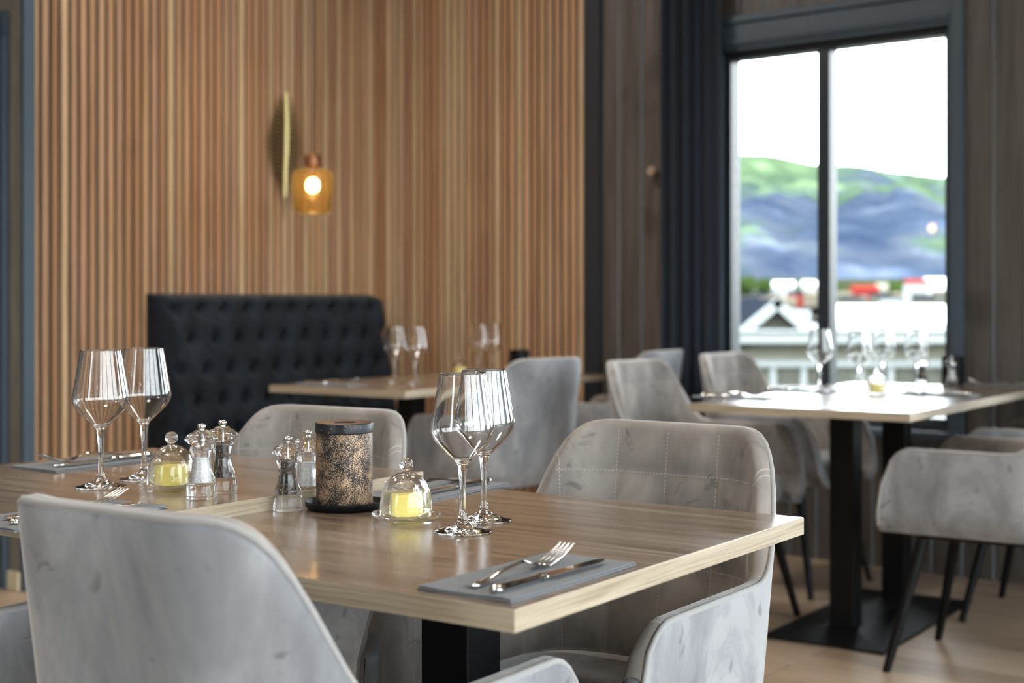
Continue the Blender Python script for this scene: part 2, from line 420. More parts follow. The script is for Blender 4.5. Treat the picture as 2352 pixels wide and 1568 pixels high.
# projecting stub wall at far left with casing
o = rbuild(MB().box(-7.5, -4.665, STUB+.008, STUB+.046, 0, 3.4), 'wall_stub', M['greyboards'], smooth=False); struct(o)
o = rbuild(MB().box(-4.665, -4.641, STUB, STUB+.048, 0, 3.4), 'trim_2', M['slate'], smooth=False, bevel=.002); struct(o)
d1 = empty('door_1'); d1.rotation_euler = (0, 0, YR); struct(d1)
MB().box(-5.77, -4.745, STUB-.02, STUB+.007, 2.05, 2.146).box(-4.83, -4.745, STUB-.02, STUB+.007, 0, 2.05).box(-5.77, -5.69, STUB-.02, STUB+.007, 0, 2.05).build('door_frame', M['slate'], d1, smooth=False, bevel=.003)
MB().box(-5.69, -4.83, STUB-.008, STUB+.007, .005, 2.05).build('door_leaf', M['slate'], d1, smooth=False, bevel=.002)
MB().tube([(-4.95, STUB-.018, 1.0), (-4.95, STUB-.06, 1.0), (-5.07, STUB-.06, 1.0)], .009, 10).build('door_handle', M['steel_soft'], d1)
o = rbuild(MB().box(-4.742, -4.668, STUB-.008, STUB+.007, 0, .068), 'baseboard_left', M['paleboard'], smooth=False, bevel=.002); struct(o)
# far side of the room behind the camera
o = rbuild(wall_open(-4.2, WB, 2.85, 3.05, 0, 3.4, [(-3.4, -1.5, .15, 3.2), (-1.3, .6, .15, 3.2), (.8, 2.7, .15, 3.2), (2.9, 4.8, .15, 3.2)], swap=True), 'wall_right', M['boards'], smooth=False); struct(o)
o = rbuild(wall_open(-7.5, 3.05, -4.2, -4.0, 0, 3.4, [(-1.9, -1.1, .15, 3.2)]), 'wall_back', M['greyboards'], smooth=False); struct(o)
o = rbuild(MB().box(-7.5, -7.4, -4.2, STUB, 0, 3.4), 'wall_side', M['greyboards'], smooth=False); struct(o)

# windows
def window(n, u0, u1, z0, z1, mull, y0, swap=False, casing=True, nbars=0):
    """u range of the opening; y0 = room face of the wall, outside is +y (or +x when swap); sgn handles back wall"""
    root = empty('window_%d' % n); root.rotation_euler = (0, 0, YR); struct(root)
    sg = -1 if y0 < 0 else 1
    def bx(mb, a, b_, d0, d1, za, zb):
        lo, hi = sorted((y0+sg*d0, y0+sg*d1))
        if swap: mb.box(lo, hi, a, b_, za, zb)
        else: mb.box(a, b_, lo, hi, za, zb)
    f = MB(); t = .045
    bx(f, u0, u0+t, .04, .12, z0, z1); bx(f, u1-t, u1, .04, .12, z0, z1)
    bx(f, u0+t, u1-t, .04, .12, z1-t, z1); bx(f, u0+t, u1-t, .04, .12, z0, z0+t)
    for m_ in mull: bx(f, m_-.028, m_+.028, .035, .105, z0+t, z1-t)
    f.build('window_frame', M['sash'], root, smooth=False, bevel=.003)
    p = MB(); bx(p, u0+t, u1-t, .08, .086, z0+t, z1-t); p.build('pane', M['pane'], root, smooth=False)
    if casing:
        c = MB(); k = .048; kt = .10
        bx(c, u0-k, u0, -.02, .015, z0-.06, z1+kt); bx(c, u1, u1+k, -.02, .015, z0-.06, z1+kt); bx(c, u0, u1, -.02, .015, z1, z1+kt)
        bx(c, u0-k-.01, u1+k+.01, -.034, -.02, z1+kt, z1+kt+.03); bx(c, u0, u1, -.028, -.02, z1+.012, z1+.03)
        bx(c, u0, u1, -.008, .04, z1-.014, z1); bx(c, u0, u0+.014, -.008, .04, z0, z1-.014); bx(c, u1-.014, u1, -.008, .04, z0, z1-.014)
        c.build('window_casing', M['slate'], root, smooth=False, bevel=.004)
        s_ = MB(); bx(s_, u0-.04, u1+.04, -.06, .04, z0-.03, z0-.001); s_.build('window_sill', M['slate'], root, smooth=False, bevel=.003)
    return root
window(1, -3.14, -2.092, SILL-.03, HEAD+.055, [-2.655], WB)
window(2, -1.5, -.1, SILL, HEAD, [-.8], WB)
window(3, .6, 2.2, SILL, HEAD, [1.4], WB)
for i, (a, b_) in enumerate(((-3.4, -1.5), (-1.3, .6), (.8, 2.7), (2.9, 4.8))):
    window(4+i, a, b_, .15, 3.2, [a+.317*k for k in range(1, 6)], 2.85, swap=True, casing=False)
for i, (a, b_) in enumerate(((-1.9, -1.1),)):
    window(8+i, a, b_, .15, 3.2, [a+(b_-a)*k/3 for k in range(1, 3)], -4.0, casing=False)

# curtain: folded cloth beside window 1
def fold(u, j):
    x = -3.69+u*.655
    return x
cu = MB()
def cfn(t, v):
    x = -3.39+t*.315
    z = .03+v*3.3
    amp = .026*(1-.25*v)
    y = WB-.085+amp*math.sin(t*2*PI*5.5+.5*math.sin(t*9)+.25*math.sin(v*3))+.008*math.sin(t*2*PI*11+v*2)
    x += .007*math.sin(t*2*PI*11+1)
    return (x, y, z)
cu.grid(cfn, 220, 24)
o = rbuild(cu, 'curtain', M['curtain'], weld=False); tag(o, 'floor-length dark navy curtain hanging in folds left of the window', 'curtain')
md = o.modifiers.new('thick', 'SOLIDIFY'); md.thickness = .004
# small wooden peg on the wall by the curtain
kx, ky = R2(-3.452, WB-.005)
mb = MB().lathe([(0, 0), (.012, 0), (.012, .018), (.02, .026), (.024, .036), (.02, .046), (0, .05)], 20)
o = mb.build('wall_peg', plain('pale_wood_peg', rgb('#a08a78'), .5)); o.rotation_euler = (PI/2, 0, YR); o.location = (kx, ky, 1.647)
tag(o, 'small round wooden peg on the dark boards left of the curtain', 'wall peg')

# ------------------------------------------------------------------ tables
A_ = Vector((-math.cos(YT), -math.sin(YT))); B_ = Vector((-math.sin(YT), math.cos(YT)))   # A: left/away, B: right/away
def table(near, wa, lb, ztop, label, double=False, basecentre=None):
    """near: near right corner (world). wa: size along A, lb: size along B"""
    c = Vector(near)+A_*wa/2+B_*lb/2
    root = empty('dining_table', (c.x, c.y, 0), YT)
    tag(root, label, 'table', 'oak-topped restaurant tables')
    tk = .0255
    mb = MB(); mb.box(-wa/2, wa/2, -lb/2, lb/2, ztop-tk, ztop)
    mb.m = [1, 0, 1, 1, 2, 2]
    t = mb.build('tabletop', [M['top'], M['edge'], M['edge_side']], root, smooth=False, bevel=.0012)
    ys = [0] if not double else [-.24, .24]
    oy = 0 if not double else (basecentre or 0)
    for y in ys:
        MB().box(-.04, .04, oy+y-.04, oy+y+.04, .012, ztop-tk-.006).build('pedestal_post', M['black'], root, smooth=False, bevel=.003)
        MB().box(-.16, .16, oy+y-.16, oy+y+.16, ztop-tk-.006, ztop-tk).build('mounting_plate', M['black'], t, smooth=False)
    L = .2 if not double else .45
    mb = MB()
    vs = [(-.2, oy-L, 0), (.2, oy-L, 0), (.2, oy+L, 0), (-.2, oy+L, 0), (-.2, oy-L, .008), (.2, oy-L, .008), (.2, oy+L, .008), (-.2, oy+L, .008)]
    k = ys[-1]+.05 if double else .05
    vs += [(-.05, oy-k, .03), (.05, oy-k, .03), (.05, oy+k, .03), (-.05, oy+k, .03)]
    mb.add(vs, [(0, 3, 2, 1), (0, 1, 5, 4), (1, 2, 6, 5), (2, 3, 7, 6), (3, 0, 4, 7), (4, 5, 9, 8), (5, 6, 10, 9), (6, 7, 11, 10), (7, 4, 8, 11), (8, 9, 10, 11)])
    mb.build('base_plate', M['black'], root, smooth=False, bevel=.003)
    return root
ZT = .75; Z2 = .771
n1_ = P(1182.5, 1399, ZT)
table(n1_, .70, .757, ZT, 'near table with an oak-look top, its corner towards the camera, set with lantern and glasses')
n2_ = Vector(n1_)+A_*.7035
table(n2_, .70, .745, Z2, 'slightly higher oak-look table pushed against the left side of the near table')
n3_ = P(2090.5, 949, ZT)
table(n3_, .70, 1.40, ZT, 'long table standing before the window on two black posts', True, -.05)
n4_ = P(930.5, 898.5, ZT)
table(n4_, .66, 1.38, ZT, 'table in front of the black tufted sofa, in the back left corner', True, 0)

# ------------------------------------------------------------------ chair
HX, RC, BY = .0913, .1356, -.215
L1 = HX; L2 = HX+RC*PI/2; LM = L2+.337
def plan(l):
    s_ = 1 if l >= 0 else -1; l = abs(l)
    if l <= L1: x, y, nx, ny = l, BY, 0, -1
    elif l <= L2:
        th = (l-L1)/RC; x = HX+RC*math.sin(th); y = BY+RC-RC*math.cos(th); nx, ny = math.sin(th), -math.cos(th)
    else: x, y, nx, ny = HX+RC, BY+RC+(l-L2), 1, 0
    return x*s_, y, nx*s_, ny
def Htop(l): return (Htop0(abs(l)-.02)+Htop0(abs(l)+.0)+Htop0(min(LM, abs(l)+.02)))/3 if abs(l) < LM-.07 else Htop0(l)
def Htop0(l):
    a = max(0, l) if l > -.03 else abs(l); t = max(0, min(1, (a-.1305)/(.3183-.1305))); t = (t*t*(3-2*t))**.7346
    H = .8632+(.6473-.8632)*t*t*(3-2*t)
    u = max(0, min(1, (a-(LM-.06))/.06)); return H-.09*(1-math.sqrt(1-u*u*.999))
ZB = .395
def spt(l, z, off):
    x, y, nx, ny = plan(l); a = abs(l)
    back = max(0, min(1, (L2-a)/(L2-L1))); lean = .06+.076*back
    d = lean*(z-.43)
    if z < .47: d -= .045*((.47-z)/.075)**2
    d += off
    wf = max(0, min(1, (a-.33)/(LM-.33)))
    y2 = y+wf*(.645-z)*.1635
    return (x+nx*d, y2+ny*d, z)
def make_chair():
    root = empty('armchair')
    T = .032; NC = 96; cols = [-LM+2*LM*i/NC for i in range(NC+1)]
    sh = MB(); nz = 12
    def sec(l, sc_=1.0):
        H = Htop(l); pts = []
        for k in range(nz+1): pts.append(spt(l, ZB+(H-.014-ZB)*k/nz, -T/2+T/2*sc_))
        for k in range(1, 7):
            ph = PI*k/6; pts.append(spt(l, H-.014+.014*math.sin(ph)*sc_, -T/2+T/2*math.cos(ph)*sc_))
        for k in range(1, nz+1): pts.append(spt(l, H-.014+(ZB-H+.014)*k/nz, -T/2-T/2*sc_+.004*0))
        return pts
    S = [sec(l) for l in cols]
    def endsec(l, sgn, d, s_):
        pts = sec(l, s_); return [(p[0], p[1]+d, p[2]) for p in pts]
    S = [endsec(cols[0], 0, .012, .05), endsec(cols[0], 0, .009, .65)]+S+[endsec(cols[-1], 0, .009, .65), endsec(cols[-1], 0, .012, .05)]
    n = len(S[0]); vs = [p for s_ in S for p in s_]
    fs = [(i*n+j, (i+1)*n+j, (i+1)*n+j+1, i*n+j+1) for i in range(len(S)-1) for j in range(n-1)]
    sh.add(vs, fs)
    shell = sh.build('shell', M['velvet'], root, autos=False)
    # quilted lining: own mesh standing a little proud of the shell's inside
    NQ, NZ, NA = 150, 44, 6; lim = LM-.002
    vs = []; uvs = []
    for i in range(NQ+1):
        l = -lim+2*lim*i/NQ; H = Htop(l)
        for j in range(NZ+1):
            v = j/NZ; z = .42+(H-.014-.42)*v
            pf = .007*(abs(math.sin(PI*l/.094))**.5)*(abs(math.sin(PI*(z-.03)/.15))**.5)
            edge = max(0, min(1, (1-v)*10, (lim-abs(l))*30))
            vs.append(spt(l, z, -T-.0012-pf*edge)); uvs.append((l, z))
        for j in range(1, NA+1):
            ph = PI-PI*.72*j/NA
            vs.append(spt(l, H-.014+(.014+.0012)*math.sin(ph), -T/2+(T/2+.0012)*math.cos(ph))); uvs.append((l, H-.014))
    NZ += NA
    me = bpy.data.meshes.new('quilted_lining'); fs = [(i*(NZ+1)+j, i*(NZ+1)+j+1, (i+1)*(NZ+1)+j+1, (i+1)*(NZ+1)+j) for i in range(NQ) for j in range(NZ)]
    me.from_pydata(vs, [], fs); me.materials.append(M['lining']); uvl = me.uv_layers.new(name='UVMap')
    for lp in me.loops: uvl.data[lp.index].uv = uvs[lp.vertex_index]
    me.polygons.foreach_set('use_smooth', [True]*len(me.polygons))
    o = bpy.data.objects.new('quilted_lining', me); C.objects.link(o); o.parent = shell
    # piping along the rim, turning down at each arm front
    pts = []
    l = -LM; zz = [ZB+.02+(Htop(-LM)-.02-ZB-.02)*k/8 for k in range(9)]
    pts += [(spt(-LM, z, .001)[0], spt(-LM, z, .001)[1]+.004, z) for z in zz]
    for c_ in cols[1:-1]: pts.append(spt(c_, Htop(c_)-.0035, -.0045))
    pts += [(spt(LM, z, .001)[0], spt(LM, z, .001)[1]+.004, z) for z in zz[::-1]]
    MB().tube(pts, .0042, 8).build('piping', M['piping'], shell, autos=False)
    # seat
    seat = MB()
    def ring(k, z, s_): pass
    prof = [(0, .395), (.80, .395), (.93, .402), (.985, .42), (1, .445), (.985, .468), (.94, .483), (.85, .492), (.5, .500), (0, .502)]
    vs = []; n = len(prof); SG = 56
    for k in range(SG):
        a = 2*PI*k/SG; ca, sa = math.cos(a), math.sin(a)
        ex = .62; px_ = math.copysign(abs(ca)**ex, ca)*.205; py_ = math.copysign(abs(sa)**ex, sa)*.225+.055
        for r, z in prof: vs.append((px_*r, .055+(py_-.055)*r, z))
    fs = [(k*n+i, ((k+1) % SG)*n+i, ((k+1) % SG)*n+i+1, k*n+i+1) for k in range(SG) for i in range(n-1)]
    seat.add(vs, fs); seat.build('seat', M['velvet'], root, autos=False)
    MB().box(-.17, .17, -.13, .19, .383, .397).build('seat_frame', M['black'], root, smooth=False, bevel=.01)
    for sx in (-1, 1):
        for sy in (-1, 1):
            MB().tube([(sx*.165, .03+sy*.15, .385), (sx*.235, .03+sy*.235, 0.0)], [.019, .0115], 14).build('leg', M['black'], root)
    return root
ch = make_chair()
FB = YT; FmB = YT+PI; FA = YT+PI/2; FmA = YT-PI/2      # facing B (away right), -B, A (away left), -A
G = 'grey velvet armchairs'
def chair(x, y, rz, label): return inst(ch, x, y, 0, rz, label, 'armchair', G)
chair(-.258, 1.640, FB, 'grey velvet armchair nearest the camera, seen from behind at lower left')
chair(.127, 2.178, FmB, 'grey velvet armchair with quilted back facing us behind the near table')
chair(-.478, 2.522, FmB+math.radians(2.8), 'grey velvet armchair behind the lantern, facing us across the left table')
chair(-.905, 2.05, FB, 'grey velvet armchair at the left picture edge, only an arm showing')
chair(1.43, 4.122, FA, 'grey velvet armchair at the right picture edge, its side turned to us')
chair(1.85, 4.76, FA, 'grey velvet armchair half hidden behind the one at the right picture edge')
chair(-.039, 5.275, FA-math.radians(11.6), 'grey velvet armchair seen from behind at the table in front of the sofa')
chair(.43, 6.02, FA, 'grey velvet armchair by the dark boards left of the curtain, mostly hidden')
chair(.617, 4.783, FmA-math.radians(3.6), 'grey velvet armchair with channelled back on the near left side of the window table')
chair(1.017, 5.409, FmA-math.radians(5.4), 'grey velvet armchair right below the window, next to the curtain')

# ------------------------------------------------------------------ sofa (room frame)
sofa = empty('tufted_sofa', (*R2(WA+.016, WB-.12-.685), 0), YR)
tag(sofa, 'black velvet sofa with button-tufted high back against the slatted wall', 'sofa')
SL = .685    # half length along y'
ph_s, ph_z = .035, 1.03
def tuft(s_, z):
    p = (s_-ph_s)/.135+(z-ph_z)/.272; q = (s_-ph_s)/.135-(z-ph_z)/.272
    return (abs(math.sin(PI*p))*abs(math.sin(PI*q)))**.22
def dip(y, z):
    jj = round((ph_z-z)/.136); best = 0
    for j_ in (jj-1, jj, jj+1):
        if j_ < 0: continue
        o_ = ph_s+(.0675 if j_ % 2 else 0); dy = (y-o_+.0675) % .135-.0675; dz = z-(ph_z-.136*j_)
        best = max(best, math.exp(-((dy*dy+dz*dz*.8)/(.029**2))))
    return best
def bk(t, v):
    y = -SL+2*SL*t; z = .40+.70*v
    e = max(0, min(1, min(t, 1-t)*2*SL/.05)); ez = max(0, min(1, (1-v)*.7/.04))
    d = .220-.125*v
    puff = (.008*tuft(y, z)**.7+.052*(1-dip(y, z)))*min(1, min(t, 1-t)*2*SL/.03)*min(1, (1-v)*.7/.03)
    d += puff*1.0
    d -= .05*(1-math.sqrt(max(0, 1-(1-e)**2)))+.04*(1-math.sqrt(max(0, 1-(1-ez)**2)))
    return (d, y, z)
mb = MB(); NU, NV = 240, 130
mb.grid(bk, NU, NV)
# close sides and rear
mb.grid(lambda t, v: (bk(0, v)[0]*t, -SL, .40+.70*v), 3, NV); mb.grid(lambda t, v: (bk(1, v)[0]*t, SL, .40+.70*v), 3, NV)
mb.grid(lambda t, v: (bk(v, 1)[0]*t, -SL+2*SL*v, 1.10), 3, NU); mb.add([(0, -SL, .1), (0, SL, .1), (0, SL, 1.1), (0, -SL, 1.1)], [(0, 1, 2, 3)])
bkr = mb.build('backrest', M['sofa'], sofa, autos=False)
for j in range(0, 5):
    z = ph_z-.136*j
    for i in range(-6, 7):
        y = ph_s+.135*(i+(.5 if j % 2 else 0))
        if abs(y) > SL-.05: continue
        d = .220-.125*(z-.40)/.70
        MB().sphere((d+.006, y, z), .012, 12, 8, (.5, 1, 1)).build('button', M['black'], bkr)
def rbox(x0, x1, y0, y1, z0, z1): return MB().box(x0, x1, y0, y1, z0, z1)
o = rbox(.16, .62, -SL+.01, SL-.01, .30, .45).build('seat_cushion', M['sofa'], sofa, smooth=True, bevel=.035)
rbox(.02, .58, -SL+.02, SL-.02, .06, .30).build('sofa_base', M['sofa'], sofa, smooth=False, bevel=.01)
for x_ in (.08, .52):
    for y_ in (-SL+.08, SL-.08): MB().lathe([(0, 0), (.02, 0), (.026, .06), (0, .06)], 16, x_, y_).build('foot', M['black'], sofa)

# ------------------------------------------------------------------ pendant
pz = 1.563; pxw, pyw = (718-CX)/F*5.94, 5.94
pend = empty('pendant_lamp', (pxw, pyw, 0)); tag(pend, 'lit amber glass pendant lamp hanging on a thin cable before the slats', 'pendant lamp')
k = 5.94/F
def zy(y): return CAMZ+(HOR-y)*k
MB().tube([(0, 0, zy(352)), (.004, 0, 2.1), (.004, 0, 3.38)], .0028, 8).build('cable', M['black'], pend)
MB().lathe([(0, 3.375), (.05, 3.375), (.05, 3.40), (0, 3.40)], 24).build('ceiling_rose', M['black'], pend)
MB().lathe([(0, zy(385)), (.031, zy(385)), (.034, zy(372)), (.034, zy(360)), (.030, zy(354)), (0, zy(352))], 28).build('cap', M['copper'], pend)
r1 = 48*k
prof = [(.034, zy(388)), (r1*.7, zy(390)), (r1*.90, zy(393)), (r1*.99, zy(400)), (r1*1.01, zy(412)), (r1*1.0, zy(445)), (r1*.93, zy(480)), (r1*.88, zy(487)), (r1*.78, zy(490)), (.03, zy(491)), (0, zy(491))]
sh_ = MB().lathe(prof, 48).build('shade', M['amber'], pend)
MB().sphere((0, 0, zy(426)), .027, 20, 14, (1, 1, 1.15)).build('bulb', M['bulb'], pend)
MB().lathe([(0, zy(385)), (.016, zy(385)), (.016, zy(408)), (0, zy(408))], 16).build('socket', M['copper'], pend)
p2 = dup(pend); p2.location = (-1.75, 3.71, 0); tag(p2, 'amber glass pendant lamp outside the left picture edge, mirrored in the window pane', 'pendant lamp')
# brass feather-like wall ornament (on slat wall, s = .643 from the corner)
leaf = empty('leaf_ornament', (*R2(WA+.016, WB-.70), 0), YR-math.radians(20)); tag(leaf, 'antique brass leaf ornament on the slatted wall beside the pendant', 'wall ornament')
kl = 6.90/F
def lz(y): return CAMZ+(HOR-y)*kl
zt, zb = lz(222), lz(440); NLf = 20
mb = MB()
def wleaf(v): return .084*math.sin(PI*min(1, max(0, v))**.85)**.75*(1 if v < 1 else 0)
def lf(t, v):
    z = zb+(zt-zb)*v; y = (t-.5)*2*wleaf(v); ed = abs(t-.5)*2
    y += .0
    x = .055-.035*ed**1.5+.012*math.sin(PI*v)
    x += .006*math.sin((v*26-ed*3.0)*PI)*min(1, ed*2)
    return (x, y, z-.02*ed*ed)
for sgn in (-1, 1):
    for i in range(NLf):           # overlapping barbs with gaps, both sides of the rib
        v0 = .04+.90*i/NLf; wd = wleaf(v0)+.004
        z0 = zb+(zt-zb)*v0; hb = (zt-zb)*.033
        vs = []
        for q in range(7):
            t = q/6; yy = sgn*wd*t; xx = .055-.008*t**1.5+.005*math.sin(q*1.3)
            zc = z0+.028*t
            hh = hb*.5*math.sin(PI*(.12+.83*t))**.6
            vs += [(xx, yy, zc-hh), (xx+.006, yy, zc), (xx, yy, zc+hh)]
        fs = []
        for q in range(6):
            for r_ in range(2): a = q*3+r_; fs.append((a, a+3, a+4, a+1))
        mb.add(vs, fs)
lb_ = mb.build('leaf_blade', M['brass'], leaf); md = lb_.modifiers.new('s', 'SOLIDIFY'); md.thickness = .002
rib = [(.066, .004*math.sin(i*.30), lz(218)+(lz(455)-lz(218))*i/16) for i in range(17)]
MB().tube(rib, [.0135*(1-.3*abs(i-6)/10) for i in range(17)], 10).build('midrib', M['brass_light'], lb_)
MB().tube([(0, 0, lz(330)), (.06, 0, lz(330))], .006, 8).build('wall_bracket', M['brass'], leaf)

# ------------------------------------------------------------------ tableware prototypes
def make_wineglass():
    root = empty('wine_glass')
    mb = MB()
    outer = [(0, 0), (.036, 0), (.0398, .0006), (.0402, .0016), (.0385, .0026), (.028, .0048), (.016, .0085), (.0085, .0135), (.0055, .020), (.0043, .032), (.0040, .050), (.0046, .070), (.0058, .084), (.0078, .0945)]
    bowl_o = [(.0115, .0985), (.0185, .1050), (.0270, .1130), (.0355, .1215), (.0415, .1290), (.0445, .1365), (.0449, .1430), (.0438, .1520), (.0405, .1700), (.0370, .1900), (.0338, .2080), (.0322, .2185)]
    rim = [(.0320, .2196), (.0314, .2196)]
    th = .0011
    bowl_i = [(r-th, z+ (.0006 if z < .14 else 0)) for r, z in bowl_o[::-1]]
    inner = bowl_i+[(.0075, .1008), (.0035, .0995), (0, .0992)]
    def smooth(p, it=1):
        for _ in range(it):
            q = [p[0]]
            for a, b_ in zip(p, p[1:]): q += [(a[0]*.75+b_[0]*.25, a[1]*.75+b_[1]*.25), (a[0]*.25+b_[0]*.75, a[1]*.25+b_[1]*.75)]
            q.append(p[-1]); p = q
        return p
    prof = smooth(outer+bowl_o+rim+inner, 2)
    n = len(prof)
    mb.lathe(prof, 72); mb.build('glass_body', M['glass'], root, autos=False)
    return root
def single(root):   # a thing of one mesh: drop the empty
    o = kids(root)[0]; o.parent = None; o.name = root.name+'_x'; nm = root.name; bpy.data.objects.remove(root); o.name = nm; return o
wg = single(make_wineglass()); wg.name = 'wine_glass'
def glass(px, py, z, label, grp): 
    x, y = P(px, py, z); return inst(wg, x, y, z+.0003, random.random()*6, label, 'wine glass', grp)
glass(1063, 1222, ZT, 'front wine glass of the pair on the near table', 'wine glasses')
glass(1112, 1196, ZT, 'rear wine glass of the pair on the near table', 'wine glasses')
glass(232, 1119, Z2, 'left wine glass of the pair on the left table', 'wine glasses')
glass(331, 1101, Z2, 'right wine glass of the pair on the left table, nearer the mills', 'wine glasses')
glass(908, 880, ZT, 'left wine glass of the front pair on the table by the sofa', 'wine glasses')
glass(956, 884, ZT, 'right wine glass of the front pair on the table by the sofa', 'wine glasses')
glass(1103, 868, ZT, 'left wine glass of the rear pair on the table by the sofa', 'wine glasses')
glass(1134, 859, ZT, 'right wine glass of the rear pair on the table by the sofa', 'wine glasses')
glass(1883, 900, ZT, 'leftmost wine glass on the window table, against the mullion', 'wine glasses')
glass(1974, 909, ZT, 'second wine glass from the left on the window table', 'wine glasses')
glass(2029, 893, ZT, 'third wine glass from the left on the window table, behind the butter dome', 'wine glasses')
glass(2106, 897, ZT, 'rightmost wine glass on the window table, beside the pepper mill', 'wine glasses')

def make_mill(fill):
    root = empty('pepper_mill' if fill == 'pepper' else 'salt_mill')
    body = [(0, 0), (.0215, 0), (.0225, .001), (.0225, .0195), (.0215, .0215), (.0205, .0225), (.0205, .026), (.0212, .029), (.0200, .0325), (.0175, .037), (.0150, .046), (.0140, .056), (.0146, .064), (.0162, .0705), (.0172, .0725), (.0172, .0765), (.0160, .0785), (.0150, .0800),
            (.0120, .0800), (.0115, .066), (.0112, .056), (.0122, .046), (.0150, .037), (.0160, .029), (.0160, .0245), (0, .0245)]
    MB().lathe(body, 48).build('mill_body', M['acrylic'], root, autos=35)
    head = [(0, .0805), (.0150, .0805), (.0190, .083), (.0238, .0872), (.0242, .0905), (.0205, .0955), (.0160, .0985), (.0125, .0995), (.0118, .1010), (.0100, .1028), (0, .1030)]
    hb = MB(); SG = 56; vs = []; n = len(head)
    for k in range(SG):
        a = 2*PI*k/SG
        for r, z in head:
            rr = r*(1+(.045*math.cos(8*a) if r > .0155 else 0)); vs.append((rr*math.cos(a), rr*math.sin(a), z))
    hb.add(vs, [(k*n+i, ((k+1) % SG)*n+i, ((k+1) % SG)*n+i+1, k*n+i+1) for k in range(SG) for i in range(n-1)])
    hd = hb.build('mill_head', M['acrylic'], root, autos=False)
    MB().lathe([(0, .1031), (.0042, .1031), (.0040, .1045), (.0055, .1058), (.0066, .1080), (.0066, .1100), (.0050, .1120), (.0022, .1128), (0, .1129)], 28).build('knob', M['steel'], hd)
    top = .074 if fill == 'pepper' else .062
    MB().lathe([(0, .0247), (.0140, .0247), (.0145, .029), (.0138, .037), (.0112, .046), (.0104, .056), (.0107, min(top, .066)), (.0104, top), (0, top)], 28).build(('peppercorns' if fill == 'pepper' else 'salt_fill'), M[fill], root)
    MB().lathe([(0, .0246), (.0158, .0246), (.0158, .0235), (0, .0235)], 10) 
    MB().lathe([(0, .0775), (.0022, .0775), (.0022, .1025), (0, .1025)], 12).build('spindle', M['steel_soft'], root)
    return root
pm = make_mill('pepper'); sm = make_mill('salt')
def mill(pr, px, py, z, label):
    x, y = P(px, py, z); inst(pr, x, y, z+.0003, random.random()*6, label, 'pepper mill' if pr is pm else 'salt mill', 'clear acrylic mills')
mill(pm, 661, 1171, ZT, 'clear pepper mill left of the lantern on the near table')
mill(sm, 707, 1150, ZT, 'clear salt mill half hidden behind the lantern')
mill(sm, 463, 1144, Z2, 'clear salt mill in front of the pair on the left table')
mill(pm, 511, 1131, Z2, 'clear pepper mill behind the salt mill on the left table')
mill(pm, 2118, 888, ZT, 'clear pepper mill on the window table beside the rightmost glass')
mill(sm, 2186, 888, ZT, 'clear salt mill on the window table near the right window casing')

def make_cloche():
    root = empty('glass_dome')
    outer = [(.0385, .0), (.0385, .012), (.0375, .024), (.0350, .036), (.0300, .048), (.0225, .0565), (.0130, .0615), (.0060, .0632)]
    inner = [(r-.0018, max(0, z-.0012) if z > .02 else z) for r, z in outer[::-1]]
    prof = outer+[(0, .0634)]
    pr = [(.0367, 0.0)]+outer+[(.0045, .0640), (.0042, .0655), (.0070, .0672), (.0095, .0710), (.0100, .0750), (.0090, .0795), (.0060, .0830), (0, .0842)]
    inn = [(0, .0610), (.0060, .0612), (.0125, .0596), (.0215, .0548), (.0286, .0466), (.0333, .0350), (.0357, .0236), (.0367, .0118)]
    mb = MB().lathe(inn+pr if False else pr, 64)
    mb.lathe(inn+[(.0367, 0)], 64)
    mb.build('dome', M['domeglass'], root, autos=False); return root
def make_plate():
    root = empty('butter_plate')
    MB().lathe([(0, 0), (.036, 0), (.040, .002), (.047, .0045), (.0500, .0075), (.0507, .0095), (.0495, .0108), (.046, .0095), (.041, .0068), (.0375, .0058), (0, .0056)], 64).build('plate', M['plateglass'], root, autos=False); return root
dome = single(make_cloche()); dome.name = 'glass_dome'
plate = single(make_plate()); plate.name = 'butter_plate'
mb = MB(); mb.box(-.0235, .0235, -.016, .016, 0, .031)
mb.v = [(x+(.0025 if z > 0 else 0)*(1 if x < 0 else -1), y*(1 if z == 0 else .92), z+(.0015 if (z > 0 and x > 0) else 0)) for x, y, z in mb.v]
butter = mb.build('butter', M['butter'], smooth=True, bevel=.002)
def cloche(px, py, z, where, rz=.3):
    x, y = P(px, py, z)
    inst(plate, x, y, z+.0003, 0, 'round clear glass butter plate '+where, 'plate', 'glass butter plates')
    inst(dome, x, y, z+.0065, rz, 'clear glass dome with a ball knob '+where, 'glass dome', 'glass butter domes')
    inst(butter, x, y, z+.0061, rz, 'piece of yellow butter under the dome '+where, 'butter', 'pieces of butter')
cloche(933, 1193, ZT, 'on the near table right of the lantern', .15)
cloche(394, 1122, Z2, 'on the left table between glasses and mills', -.2)
cloche(1057, 864, ZT, 'on the table by the sofa', .4)
cloche(2014, 905, ZT, 'on the window table', .1)

